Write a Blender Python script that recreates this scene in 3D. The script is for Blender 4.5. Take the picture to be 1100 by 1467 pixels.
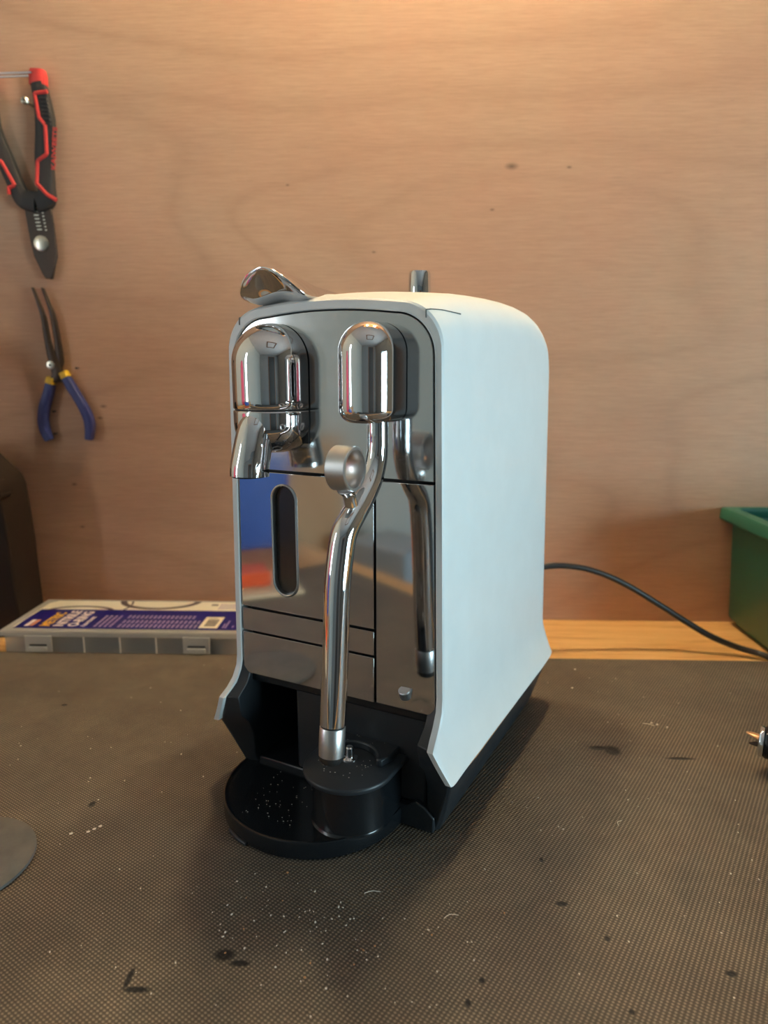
import bpy, bmesh, math, random
from math import sin, cos, pi, radians as R
from mathutils import Vector, Matrix, noise

random.seed(7)
for o in list(bpy.data.objects):
    bpy.data.objects.remove(o)
SC = bpy.context.scene
COL = SC.collection

# ------------------------------------------------------------------ camera
CAM_H, PITCH, FPX = 0.3125, 0.1967, 997.4
cd = bpy.data.cameras.new('camera')
cam = bpy.data.objects.new('camera', cd)
COL.objects.link(cam)
cd.sensor_fit = 'VERTICAL'
cd.sensor_height = 36.0
cd.lens = FPX / 1467 * 36.0
cd.clip_start = 0.01
cam.location = (0, 0, CAM_H)
cam.rotation_euler = (pi / 2 - PITCH, 0, 0)
cd.dof.use_dof = True
cd.dof.focus_distance = 0.46
cd.dof.aperture_fstop = 7.0
SC.camera = cam

# ------------------------------------------------------------------ world, lamps, exposure
RZ = R(-1.8)                                   # the room stands 1.8 degrees off the camera's axis
RM = Matrix.Rotation(RZ, 4, 'Z')
ROOM_X0, ROOM_X1, ROOM_Y0, ROOM_Y1 = -1.15, 1.65, -2.3, 0.873
FLOOR_Z, CEIL_Z = -0.9, 1.5

w = bpy.data.worlds.new('sky')
SC.world = w
w.use_nodes = True
bg = w.node_tree.nodes['Background']
bg.inputs['Color'].default_value = (0.62, 0.82, 1.0, 1)
bg.inputs['Strength'].default_value = 0.6

def area(name, loc, rot, sx, sy, power, col):
    l = bpy.data.lights.new(name, 'AREA')
    l.shape = 'RECTANGLE'; l.size = sx; l.size_y = sy
    l.energy = power; l.color = col
    o = bpy.data.objects.new(name, l)
    COL.objects.link(o)
    o.matrix_world = RM @ Matrix.Translation(loc) @ rot
    return o
WIN_R = (-0.85, -0.05, -0.22, 0.46)             # right window: y0, y1, z0, z1
WIN_L = (-0.06, 0.07, 0.16, 0.80)             # left window
area('daylight_right', (ROOM_X1 - 0.02, (WIN_R[0] + WIN_R[1]) / 2, (WIN_R[2] + WIN_R[3]) / 2),
     Matrix.Rotation(pi / 2, 4, 'Y'), 0.66, 0.76, 32, (0.60, 0.88, 1.0))
area('daylight_left', (ROOM_X0 + 0.02, (WIN_L[0] + WIN_L[1]) / 2, (WIN_L[2] + WIN_L[3]) / 2),
     Matrix.Rotation(-pi / 2, 4, 'Y'), 0.60, 0.11, 2.0, (0.85, 0.94, 1.0))
LAMP_POWER = 14.8
LAMP_COL = (1.0, 0.83, 0.50)
LAMP_XYZ = [(-0.05, 0.752, 1.14), (0.18, 0.752, 1.14)]

SC.view_settings.view_transform = 'Standard'
SC.view_settings.look = 'None'
SC.view_settings.gamma = 1.0
SC.view_settings.use_curve_mapping = False
SC.view_settings.exposure = 0.22

# ------------------------------------------------------------------ node helpers and materials
def srgb(r, g, b):
    f = lambda c: c / 12.92 if c <= 0.04045 else ((c + 0.055) / 1.055) ** 2.4
    return (f(r / 255), f(g / 255), f(b / 255), 1)

class NT:
    def __init__(s, name):
        s.m = bpy.data.materials.new(name)
        s.m.use_nodes = True
        s.t = s.m.node_tree
        s.b = s.t.nodes['Principled BSDF']
    def n(s, typ, **kw):
        nd = s.t.nodes.new(typ)
        for k, v in kw.items():
            if k == 'inp':
                for a, b in v.items(): nd.inputs[a].default_value = b
            else: setattr(nd, k, v)
        return nd
    def l(s, a, b): s.t.links.new(a, b)
    def math(s, op, a, b=None, c=None, clamp=False):
        nd = s.n('ShaderNodeMath', operation=op, use_clamp=clamp)
        for i, v in enumerate((a, b, c)):
            if v is None: continue
            if isinstance(v, (int, float)): nd.inputs[i].default_value = v
            else: s.l(v, nd.inputs[i])
        return nd.outputs[0]
    def coord(s): return s.n('ShaderNodeTexCoord').outputs['Object']
    def mapping(s, v, sc=(1, 1, 1), rot=(0, 0, 0), loc=(0, 0, 0)):
        nd = s.n('ShaderNodeMapping', inp={'Scale': sc, 'Rotation': rot, 'Location': loc})
        s.l(v, nd.inputs['Vector']); return nd.outputs[0]
    def noise(s, v, scale, detail=3, rough=0.5, dist=0):
        nd = s.n('ShaderNodeTexNoise', inp={'Scale': scale, 'Detail': detail, 'Roughness': rough, 'Distortion': dist})
        s.l(v, nd.inputs['Vector']); return nd.outputs['Fac']
    def ramp(s, f, stops):
        nd = s.n('ShaderNodeValToRGB')
        e = nd.color_ramp.elements
        while len(e) < len(stops): e.new(0.5)
        for el, (p, c) in zip(e, stops): el.position = p; el.color = c
        s.l(f, nd.inputs[0]); return nd.outputs[0]
    def mix(s, f, a, b, typ='MIX'):
        nd = s.n('ShaderNodeMix', data_type='RGBA', blend_type=typ)
        for sock, v in ((nd.inputs[0], f), (nd.inputs[6], a), (nd.inputs[7], b)):
            if isinstance(v, (int, float)): sock.default_value = v
            elif isinstance(v, tuple): sock.default_value = v
            else: s.l(v, sock)
        return nd.outputs[2]
    def bump(s, h, strength=0.3, dist=0.001):
        nd = s.n('ShaderNodeBump', inp={'Strength': strength, 'Distance': dist})
        s.l(h, nd.inputs['Height']); s.l(nd.outputs[0], s.b.inputs['Normal'])

def plain(name, col, rough=0.5, metal=0.0, var=0.08, nscale=30, bump=0.0, bscale=400, spec=0.5, coat=0.0, rvar=0.06, alpha=1.0, trans=0.0):
    k = NT(name)
    c = k.coord()
    nz = k.noise(c, nscale, 4, 0.6)
    d = tuple(max(0, x * (1 - var)) for x in col[:3]) + (1,)
    u = tuple(min(1, x * (1 + var)) for x in col[:3]) + (1,)
    k.l(k.ramp(nz, [(0.3, d), (0.7, u)]), k.b.inputs['Base Color'])
    k.l(k.math('MULTIPLY_ADD', nz, rvar, max(0.0, rough - rvar / 2)), k.b.inputs['Roughness'])
    k.b.inputs['Metallic'].default_value = metal
    k.b.inputs['Specular IOR Level'].default_value = spec
    k.b.inputs['Coat Weight'].default_value = coat
    k.b.inputs['Transmission Weight'].default_value = trans
    k.b.inputs['Alpha'].default_value = alpha
    if bump: k.bump(k.noise(c, bscale, 2), bump, 0.0004)
    return k.m

def m_plywood(name, base=(194, 153, 123), axis='wall'):
    k = NT(name)
    c = k.coord()
    # broad rotary-cut figure: contour bands of a stretched noise
    v = k.mapping(c, (0.85, 1.0, 2.6) if axis == 'wall' else (2.3, 1.0, 1.0), loc=(0.35, 0, 0.12))
    f = k.noise(v, 1.15, 2.0, 0.42, 0.45)
    bands = k.math('MULTIPLY', f, 13.0)
    bands = k.math('FRACT', bands)
    tri = k.math('ABSOLUTE', k.math('SUBTRACT', bands, 0.5))
    fine = k.noise(k.mapping(c, (6, 6, 120)), 6, 5, 0.65)
    flecks = k.noise(k.mapping(c, (14, 14, 160)), 5, 2, 0.5)
    mott = k.noise(c, 5, 4, 0.6)
    b = srgb(*base)
    dk = tuple(x * f_ for x, f_ in zip(b[:3], (0.80, 0.77, 0.75))) + (1,)
    lt = tuple(min(1, x * 1.10) for x in b[:3]) + (1,)
    col = k.ramp(tri, [(0.0, dk), (0.16, b), (0.5, lt)])
    soft = k.mix(0.42, b, col)
    pinkish = (b[0] * 1.03, b[1] * 0.90, b[2] * 0.90, 1)
    soft = k.mix(k.ramp(mott, [(0.4, (0, 0, 0, 1)), (0.7, (1, 1, 1, 1))]), soft, k.mix(0.6, soft, pinkish))
    streak = k.ramp(fine, [(0.3, (0.88, 0.86, 0.84, 1)), (0.65, (1.03, 1.03, 1.03, 1))])
    col = k.mix(1.0, soft, streak, 'MULTIPLY')
    fl = k.ramp(flecks, [(0.70, (1, 1, 1, 1)), (0.80, (0.72, 0.66, 0.62, 1))])
    col = k.mix(0.7, col, fl, 'MULTIPLY')
    if axis == 'wall':
        # little knots and pin marks that belong to this board
        fac = None
        for (x, z, r) in ((0.1204, 0.5475, 0.0058), (-0.3803, 0.2717, 0.0034), (-0.3858, 0.2572, 0.0030), (-0.4204, 0.1163, 0.0026), (-0.4261, 0.1723, 0.0030), (0.0993, 0.5005, 0.0022), (0.1867, 0.5460, 0.0024), (-0.0396, 0.4540, 0.0020), (-0.1407, 0.5294, 0.0018)):
            sub = k.n('ShaderNodeVectorMath', operation='SUBTRACT', inp={1: (x, 0, z)})
            k.l(k.mapping(c, (1, 0, 1)), sub.inputs[0])
            sc = k.mapping(sub.outputs[0], (0.6, 1, 1.2))
            ln = k.n('ShaderNodeVectorMath', operation='LENGTH'); k.l(sc, ln.inputs[0])
            d = k.math('SUBTRACT', 1.0, k.math('DIVIDE', ln.outputs['Value'], r), clamp=True)
            fac = d if fac is None else k.math('MAXIMUM', fac, d)
        col = k.mix(k.math('MULTIPLY', fac, 0.75), col, srgb(70, 50, 38))
    k.l(col, k.b.inputs['Base Color'])
    k.b.inputs['Roughness'].default_value = 0.55
    k.b.inputs['Specular IOR Level'].default_value = 0.3
    k.bump(fine, 0.12, 0.0006)
    return k.m

def m_bench():
    k = NT('bench_pine')
    c = k.coord()
    g = k.noise(k.mapping(c, (2.5, 40, 40)), 3, 5, 0.6, 0.6)
    f2 = k.noise(k.mapping(c, (8, 220, 60)), 3, 3, 0.6)
    col = k.ramp(g, [(0.3, srgb(204, 146, 84)), (0.5, srgb(228, 174, 108)), (0.7, srgb(236, 188, 124))])
    col = k.mix(0.5, col, k.ramp(f2, [(0.35, (0.75, 0.68, 0.58, 1)), (0.6, (1, 1, 1, 1))]), 'MULTIPLY')
    k.l(col, k.b.inputs['Base Color'])
    k.b.inputs['Roughness'].default_value = 0.5
    k.bump(f2, 0.1, 0.0005)
    return k.m

def m_rubber_mat():
    k = NT('woven_rubber')
    c = k.coord()
    v = k.mapping(c, (1, 1, 1), rot=(0, 0, R(33)))
    sep = k.n('ShaderNodeSeparateXYZ'); k.l(v, sep.inputs[0])
    kk = 2 * pi / 0.0025
    sx = k.math('SINE', k.math('MULTIPLY', sep.outputs[0], kk))
    sy = k.math('SINE', k.math('MULTIPLY', sep.outputs[1], kk * 1.25))
    weave = k.math('MULTIPLY_ADD', k.math('ADD', sx, sy), 0.25, 0.5)
    dirt = k.noise(c, 9, 5, 0.65)
    dirt2 = k.noise(c, 60, 4, 0.7)
    lo = k.ramp(dirt, [(0.32, srgb(62, 55, 48)), (0.66, srgb(82, 73, 62))])
    hi = k.ramp(dirt, [(0.32, srgb(122, 110, 96)), (0.66, srgb(153, 139, 121))])
    fac = k.ramp(weave, [(0.45, (0, 0, 0, 1)), (0.95, (1, 1, 1, 1))])
    col = k.mix(fac, lo, hi)  # paler rib tops: colour variation plus the light they catch, mixed into colour
    col = k.mix(0.5, col, k.ramp(dirt2, [(0.3, (0.72, 0.72, 0.72, 1)), (0.7, (1.12, 1.1, 1.08, 1))]), 'MULTIPLY')
    # scorch marks and cuts in this mat
    fac = None
    for (x, y, rx, ry, a) in SCORCH:
        sub = k.n('ShaderNodeVectorMath', operation='SUBTRACT', inp={1: (x, y, 0)})
        k.l(k.mapping(c, (1, 1, 0)), sub.inputs[0])
        sc = k.mapping(sub.outputs[0], (1 / rx, 1 / ry, 1), rot=(0, 0, a))
        ln = k.n('ShaderNodeVectorMath', operation='LENGTH'); k.l(sc, ln.inputs[0])
        d = k.math('SUBTRACT', 1.15, k.math('ADD', ln.outputs['Value'], k.math('MULTIPLY', dirt2, 0.5)), clamp=True)
        fac = d if fac is None else k.math('MAXIMUM', fac, d)
    col = k.mix(k.math('MULTIPLY', fac, 2.4, clamp=True), col, srgb(24, 22, 21))
    k.l(col, k.b.inputs['Base Color'])
    k.b.inputs['Roughness'].default_value = 0.62
    k.b.inputs['Specular IOR Level'].default_value = 0.35
    h = k.math('ADD', weave, k.math('MULTIPLY', dirt2, 0.5))
    h = k.math('SUBTRACT', h, k.math('MULTIPLY', fac, 2.0))
    k.bump(h, 0.55, 0.0006)
    return k.m

def m_mirror(name, base=(0.66, 0.66, 0.67), rough=0.05, streak=0.03, rscale=(900, 3, 3), bump=0.0):
    k = NT(name)
    c = k.coord()
    f = k.noise(k.mapping(c, rscale), 1.0, 3, 0.6)
    d = k.noise(c, 45, 4, 0.7)
    k.l(k.math('MULTIPLY_ADD', k.math('MULTIPLY', f, d), streak, rough), k.b.inputs['Roughness'])
    lo = tuple(x * 0.93 for x in base) + (1,)
    k.l(k.mix(d, lo, base + (1,)), k.b.inputs['Base Color'])
    k.b.inputs['Metallic'].default_value = 1.0
    if bump: k.bump(d, bump, 0.0003)
    return k.m

def m_emit(name, col, strength):
    k = NT(name)
    n1 = k.noise(k.coord(), 3, 1)
    k.l(k.math('MULTIPLY_ADD', n1, 0.02 * strength, strength), k.b.inputs['Emission Strength'])
    k.b.inputs['Emission Color'].default_value = col + (1,)
    k.b.inputs['Base Color'].default_value = (0.8, 0.8, 0.8, 1)
    return k.m

# scorch marks on the mat: x, y, half sizes (m), turn
SCORCH = [(0.1753, 0.5433, 0.0090, 0.0105, 0.3), (0.1655, 0.5466, 0.0110, 0.0050, 0.2), (-0.0974, 0.3237, 0.0085, 0.0060, -0.5), (-0.0880, 0.3185, 0.0080, 0.0030, 0.6),
          (-0.1376, 0.3005, 0.0100, 0.0028, 0.3), (-0.1440, 0.3070, 0.0022, 0.0100, 0.2), (-0.2302, 0.4557, 0.0035, 0.0050, 0.4), (0.1741, 0.3201, 0.0045, 0.0030, 0.5),
          (0.1144, 0.2955, 0.0022, 0.0022, 0), (0.1152, 0.3415, 0.0022, 0.0026, 0), (0.0415, 0.3116, 0.0022, 0.0028, 0), (0.0330, 0.2981, 0.0022, 0.0032, 0),
          (0.2286, 0.5320, 0.0160, 0.0030, -0.3), (-0.3264, 0.6096, 0.0040, 0.0030, 0), (0.0901, 0.4055, 0.0018, 0.0030, 0), (0.0954, 0.3672, 0.0050, 0.0028, 0.2)]

M = {}
M['wall'] = m_plywood('plywood_red')
M['wall_side'] = m_plywood('plywood_tan', (196, 156, 118), 'side')
M['bench'] = m_bench()
M['mat'] = m_rubber_mat()
M['paint'] = plain('grey_wall_paint', srgb(140, 141, 142), 0.8, var=0.03, nscale=3)
M['paint_light'] = plain('pale_grey_wall_paint', srgb(186, 184, 178), 0.8, var=0.03, nscale=3)
M['ceil'] = plain('white_ceiling_paint', srgb(206, 196, 192), 0.85, var=0.03, nscale=3)
M['floor'] = plain('grey_concrete', srgb(88, 86, 84), 0.8, var=0.15, nscale=6)
M['frame_wood'] = plain('varnished_wood', srgb(128, 84, 54), 0.5, var=0.12, nscale=20)
M['door_paint'] = plain('dark_door_paint', srgb(60, 56, 54), 0.6, var=0.06)
M['white'] = plain('white_satin_plastic', srgb(226, 228, 226), 0.38, var=0.02, nscale=40, bump=0.02, bscale=900)
M['seam'] = plain('dark_joint', srgb(92, 94, 92), 0.7)
M['mirror'] = m_mirror('polished_steel_panel')
M['mirror_top'] = m_mirror('brushed_steel_panel', (0.60, 0.60, 0.60), 0.08, 0.12, (4, 3, 500))
M['chrome'] = m_mirror('chrome', (0.86, 0.86, 0.87), 0.03, 0.03, (40, 40, 40))
M['steel'] = m_mirror('satin_steel', (0.70, 0.69, 0.68), 0.30, 0.15, (60, 60, 200))
M['steel_dark'] = plain('worn_dark_steel', srgb(66, 54, 46), 0.42, metal=0.45, var=0.15, bump=0.1)
M['nickel'] = m_mirror('nickel', (0.75, 0.70, 0.58), 0.25, 0.2, (60, 60, 60))
M['black'] = plain('black_gloss_plastic', srgb(22, 25, 28), 0.22, var=0.1, bump=0.03, bscale=300, rvar=0.15)
M['black_satin'] = plain('black_satin_plastic', srgb(38, 42, 46), 0.42, var=0.1, bump=0.05, bscale=500, rvar=0.15)
M['black_matt'] = plain('black_matt_plastic', srgb(16, 17, 19), 0.75, var=0.1, spec=0.2)
M['slot'] = plain('smoked_window', srgb(46, 42, 40), 0.18, var=0.05)
M['joint'] = plain('black_gap', srgb(14, 14, 15), 0.6)
M['rubber'] = plain('black_rubber', srgb(30, 29, 28), 0.55, var=0.1)
M['cable'] = plain('black_cable_jacket', srgb(34, 34, 34), 0.38, var=0.06)
M['copper'] = plain('copper_and_edge_glint', srgb(206, 158, 116), 0.4, metal=0.6)  # coppery tool tip; also colours the painted glint on the shell's lower edge
M['bin'] = plain('green_bin_plastic', srgb(40, 100, 82), 0.42, var=0.06, bump=0.03)
M['case'] = plain('dark_brown_case_plastic', srgb(44, 34, 28), 0.7, var=0.12, bump=0.12, bscale=500, spec=0.2)
M['red'] = plain('red_grip', srgb(206, 60, 54), 0.45, var=0.06)
M['grip'] = plain('black_grip_rubber', srgb(42, 38, 36), 0.6, var=0.12, bump=0.15, bscale=800)
M['blue_dip'] = plain('blue_dipped_grip', srgb(50, 58, 116), 0.45, var=0.08)
M['yellow'] = plain('yellow_collar', srgb(222, 180, 40), 0.5, var=0.08)
M['disc'] = plain('dark_grey_disc', srgb(88, 86, 84), 0.7, spec=0.25, var=0.14, nscale=80, bump=0.05)
M['label_blue'] = plain('navy_print', srgb(26, 22, 100), 0.5, var=0.05, spec=0.15)
M['label_cream'] = plain('cream_print', srgb(240, 226, 196), 0.45, var=0.03)
M['print_yellow'] = plain('yellow_print', srgb(246, 184, 24), 0.45, var=0.03)
M['print_white'] = plain('pale_print', srgb(244, 224, 214), 0.45, var=0.03)
M['print_pale'] = plain('lilac_print', srgb(168, 146, 180), 0.45, var=0.03, spec=0.15)
M['print_brown'] = plain('brown_print', srgb(74, 52, 56), 0.45, var=0.06)
M['print_orange'] = plain('orange_print', srgb(214, 130, 84), 0.45, var=0.03)
M['crumb'] = plain('pale_crumb', srgb(214, 206, 192), 0.7, var=0.1)
M['crumb_tan'] = plain('tan_crumb', srgb(176, 128, 84), 0.7, var=0.1)
M['crate_blue'] = plain('blue_crate_plastic', srgb(46, 84, 168), 0.5, var=0.1)
M['orange'] = plain('orange_card', srgb(232, 92, 40), 0.6, var=0.06)
M['paper'] = plain('cream_paper', srgb(238, 222, 192), 0.7, var=0.03)
M['carton'] = plain('grey_carton', srgb(150, 158, 166), 0.7, var=0.05)
M['pink'] = plain('pink_fabric', srgb(226, 96, 128), 0.8, var=0.1)

def m_clear(name='clear_plastic', veil=0.5):
    k = NT(name)
    c = k.coord()
    nz = k.noise(c, 60, 3)
    t = k.n('ShaderNodeBsdfTransparent', inp={'Color': (0.95, 0.95, 0.93, 1)})
    p = k.b
    p.inputs['Base Color'].default_value = srgb(250, 246, 238)
    k.l(k.math('MULTIPLY_ADD', nz, 0.1, 0.18), p.inputs['Roughness'])
    tr = k.n('ShaderNodeBsdfTranslucent', inp={'Color': (0.95, 0.93, 0.9, 1)})
    m1 = k.n('ShaderNodeMixShader', inp={0: 0.5})
    k.l(p.outputs[0], m1.inputs[1]); k.l(tr.outputs[0], m1.inputs[2])
    mx = k.n('ShaderNodeMixShader', inp={0: veil})
    k.l(t.outputs[0], mx.inputs[1]); k.l(m1.outputs[0], mx.inputs[2])
    out = [n for n in k.t.nodes if n.type == 'OUTPUT_MATERIAL'][0]
    k.l(mx.outputs[0], out.inputs['Surface'])
    return k.m
M['clear'] = m_clear()
M['clear_thin'] = m_clear('thin_clear_plastic', 0.30)
M['divider'] = plain('cloudy_divider_plastic', srgb(236, 226, 210), 0.35, var=0.03)
def m_insert(name, col):
    """printed paper insert that lets some light through"""
    k = NT(name)
    nz = k.noise(k.coord(), 40, 3)
    d = tuple(x * .95 for x in col[:3]) + (1,)
    k.l(k.ramp(nz, [(0.3, d), (0.7, col)]), k.b.inputs['Base Color'])
    k.b.inputs['Roughness'].default_value = 0.4
    tr = k.n('ShaderNodeBsdfTranslucent', inp={'Color': (0.8, 0.76, 0.7, 1)})
    mx = k.n('ShaderNodeMixShader', inp={0: 0.30})
    k.l(k.b.outputs[0], mx.inputs[1]); k.l(tr.outputs[0], mx.inputs[2])
    out = [n for n in k.t.nodes if n.type == 'OUTPUT_MATERIAL'][0]
    k.l(mx.outputs[0], out.inputs['Surface'])
    return k.m
M['insert_cream'] = m_insert('cream_insert', srgb(253, 244, 222))
M['insert_blue'] = m_insert('navy_insert', srgb(40, 34, 120))
def m_pane():
    k = NT('window_glass')
    c = k.coord(); nz = k.noise(c, 4, 2)
    t = k.n('ShaderNodeBsdfTransparent', inp={'Color': (0.93, 0.97, 0.97, 1)})
    g = k.n('ShaderNodeBsdfGlossy', inp={'Roughness': 0.02})
    fr = k.n('ShaderNodeFresnel', inp={'IOR': 1.45})
    mx = k.n('ShaderNodeMixShader')
    k.l(fr.outputs[0], mx.inputs[0]); k.l(t.outputs[0], mx.inputs[1]); k.l(g.outputs[0], mx.inputs[2])
    k.l(k.math('MULTIPLY_ADD', nz, 0.01, 0.01), g.inputs['Roughness'])
    out = [n for n in k.t.nodes if n.type == 'OUTPUT_MATERIAL'][0]
    k.l(mx.outputs[0], out.inputs['Surface'])
    return k.m
M['pane'] = m_pane()
M['bulb'] = m_emit('lamp_glow', LAMP_COL, 1.0)

# ------------------------------------------------------------------ mesh helpers
def empty(name, loc=(0, 0, 0), rz=0.0, label=None, cat=None, group=None):
    o = bpy.data.objects.new(name, None)
    COL.objects.link(o)
    o.empty_display_size = 0.02
    o.location = loc; o.rotation_euler = (0, 0, rz)
    tag(o, label, cat, group)
    return o
def tag(o, label=None, cat=None, group=None, kind=None):
    for k_, v in (('label', label), ('category', cat), ('group', group), ('kind', kind)):
        if v: o[k_] = v
    return o
def obj(name, bm, mat, parent=None, smooth=True, ang=38, bevel=0, seg=2, subsurf=0):
    bmesh.ops.recalc_face_normals(bm, faces=bm.faces)
    me = bpy.data.meshes.new(name)
    bm.to_mesh(me); bm.free()
    me.materials.append(mat)
    if smooth:
        me.shade_smooth()
        me.set_sharp_from_angle(angle=R(ang))
    o = bpy.data.objects.new(name, me)
    COL.objects.link(o)
    if parent: o.parent = parent
    if bevel:
        b = o.modifiers.new('bevel', 'BEVEL')
        b.width = bevel; b.segments = seg; b.limit_method = 'ANGLE'; b.angle_limit = R(35)
        b.harden_normals = False
    if subsurf:
        s = o.modifiers.new('sub', 'SUBSURF'); s.levels = s.render_levels = subsurf
    return o
def BM(): return bmesh.new()
def box(bm, x0, x1, y0, y1, z0, z1):
    vs = [bm.verts.new((x, y, z)) for z in (z0, z1) for y in (y0, y1) for x in (x0, x1)]
    for f in ((0, 2, 3, 1), (4, 5, 7, 6), (0, 1, 5, 4), (2, 6, 7, 3), (0, 4, 6, 2), (1, 3, 7, 5)):
        bm.faces.new([vs[i] for i in f])
    return bm
def loft(bm, rings, closed=True, caps=True):
    rv = [[bm.verts.new(p) for p in r] for r in rings]
    for a, b in zip(rv, rv[1:]):
        n = len(a)
        for i in range(n if closed else n - 1):
            j = (i + 1) % n
            bm.faces.new((a[i], a[j], b[j], b[i]))
    if caps and closed:
        bm.faces.new(rv[0][::-1]); bm.faces.new(rv[-1])
    return bm
def circ(c, r, n=24, ax='Z', ry=None):
    ry = r if ry is None else ry
    out = []
    for i in range(n):
        a = 2 * pi * i / n
        u, v = r * cos(a), ry * sin(a)
        out.append({'Z': (c[0] + u, c[1] + v, c[2]), 'Y': (c[0] + u, c[1], c[2] + v), 'X': (c[0], c[1] + u, c[2] + v)}[ax])
    return out
def cyl(bm, c, r, h, n=24, ax='Z', r2=None, bev=0.0):
    r2 = r if r2 is None else r2
    d = {'Z': (0, 0, 1), 'Y': (0, 1, 0), 'X': (1, 0, 0)}[ax]
    P = lambda t: tuple(a + b * t for a, b in zip(c, d))
    if bev:
        rings = [circ(P(0), r - bev, n, ax), circ(P(bev), r, n, ax), circ(P(h - bev), r2, n, ax), circ(P(h), r2 - bev, n, ax)]
    else: rings = [circ(P(0), r, n, ax), circ(P(h), r2, n, ax)]
    return loft(bm, rings)
def lathe(bm, c, prof, n=48, ax='Z'):
    d = {'Z': (0, 0, 1), 'Y': (0, 1, 0), 'X': (1, 0, 0)}[ax]
    rings = [circ(tuple(a + b * h for a, b in zip(c, d)), max(r, 1e-5), n, ax) for r, h in prof]
    return loft(bm, rings)
def catmull(pts, k=6):
    P = [Vector(p) for p in pts]
    out = []
    for i in range(len(P) - 1):
        a, b, c, d = P[max(i - 1, 0)], P[i], P[i + 1], P[min(i + 2, len(P) - 1)]
        for s in range(k):
            t = s / k
            out.append(0.5 * ((2 * b) + (c - a) * t + (2 * a - 5 * b + 4 * c - d) * t * t + (3 * b - a - 3 * c + d) * t ** 3))
    out.append(P[-1])
    return out
def tube(bm, pts, radii, n=16, smooth=6, caps=True, flat=None):
    m = len(pts)
    if smooth:
        rr = [radii] * m if isinstance(radii, (int, float)) else list(radii)
        path = catmull(pts, smooth)
        rad = []
        for i in range(m - 1):
            for s in range(smooth):
                t = s / smooth; t = t * t * (3 - 2 * t)
                rad.append(rr[i] + (rr[i + 1] - rr[i]) * t)
        rad.append(rr[-1])
    else:
        path = [Vector(p) for p in pts]
        rad = [radii] * m if isinstance(radii, (int, float)) else list(radii)
    t0 = (path[1] - path[0]).normalized()
    ref = Vector((1, 0, 0)) if abs(t0.x) < 0.9 else Vector((0, 1, 0))
    u = (ref - t0 * ref.dot(t0)).normalized()
    rings = []
    for i, p in enumerate(path):
        t = (path[min(i + 1, len(path) - 1)] - path[max(i - 1, 0)]).normalized()
        u = (u - t * u.dot(t)).normalized()
        v = t.cross(u)
        fu, fv = (1, 1) if flat is None else flat
        rings.append([tuple(p + u * (cos(2 * pi * k / n) * rad[i] * fu) + v * (sin(2 * pi * k / n) * rad[i] * fv)) for k in range(n)])
    return loft(bm, rings, True, caps)
def plate(bm, outer, holes, y0, y1):
    """flat plate in the x-z plane between y0 (front) and y1, with holes"""
    loops = []
    for y in (y0, y1):
        es = []; ls = []
        for lp in [outer] + holes:
            vs = [bm.verts.new((p[0], y, p[1])) for p in lp]
            es += [bm.edges.new((vs[i], vs[(i + 1) % len(vs)])) for i in range(len(vs))]
            ls.append(vs)
        bmesh.ops.triangle_fill(bm, use_beauty=True, edges=es)
        loops.append(ls)
    for a, b in zip(*loops):
        n = len(a)
        for i in range(n):
            j = (i + 1) % n
            bm.faces.new((a[i], a[j], b[j], b[i]))
    return bm
def prism(bm, poly, z0, z1):
    """poly in x-y extruded along z"""
    return loft(bm, [[(p[0], p[1], z0) for p in poly], [(p[0], p[1], z1) for p in poly]])
def slab(bm, poly, y0, y1):
    """poly in x-z extruded along y"""
    return loft(bm, [[(p[0], y0, p[1]) for p in poly], [(p[0], y1, p[1]) for p in poly]])
def arc(cx, cz, r, a0, a1, n, rz=None):
    rz = r if rz is None else rz
    return [(cx + r * cos(a0 + (a1 - a0) * i / n), cz + rz * sin(a0 + (a1 - a0) * i / n)) for i in range(n + 1)]
def text(name, s, size, mat, parent, mtx, depth=0.0003, bold=0.0, sx=1.0):
    cu = bpy.data.curves.new(name, 'FONT')
    cu.body = s; cu.size = size; cu.extrude = depth; cu.offset = bold
    cu.align_x = 'LEFT'; cu.resolution_u = 3
    tmp = bpy.data.objects.new(name + '_tmp', cu)
    COL.objects.link(tmp)
    dg = bpy.context.evaluated_depsgraph_get()
    me = bpy.data.meshes.new_from_object(tmp.evaluated_get(dg))
    bpy.data.objects.remove(tmp)
    me.name = name
    me.materials.clear(); me.materials.append(mat)
    me.transform(mtx @ Matrix.Diagonal((sx, 1, 1, 1)))
    o = bpy.data.objects.new(name, me)
    COL.objects.link(o)
    o.parent = parent
    return o
def struct(name, bm, mat, **kw):
    o = obj(name, bm, mat, None, **kw)
    o.matrix_world = RM
    o['kind'] = 'structure'
    return o
def room_pt(x, y, z=0.0):
    """a point measured along the camera's axis -> the room's own frame"""
    return RM.inverted() @ Vector((x, y, z))

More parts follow.
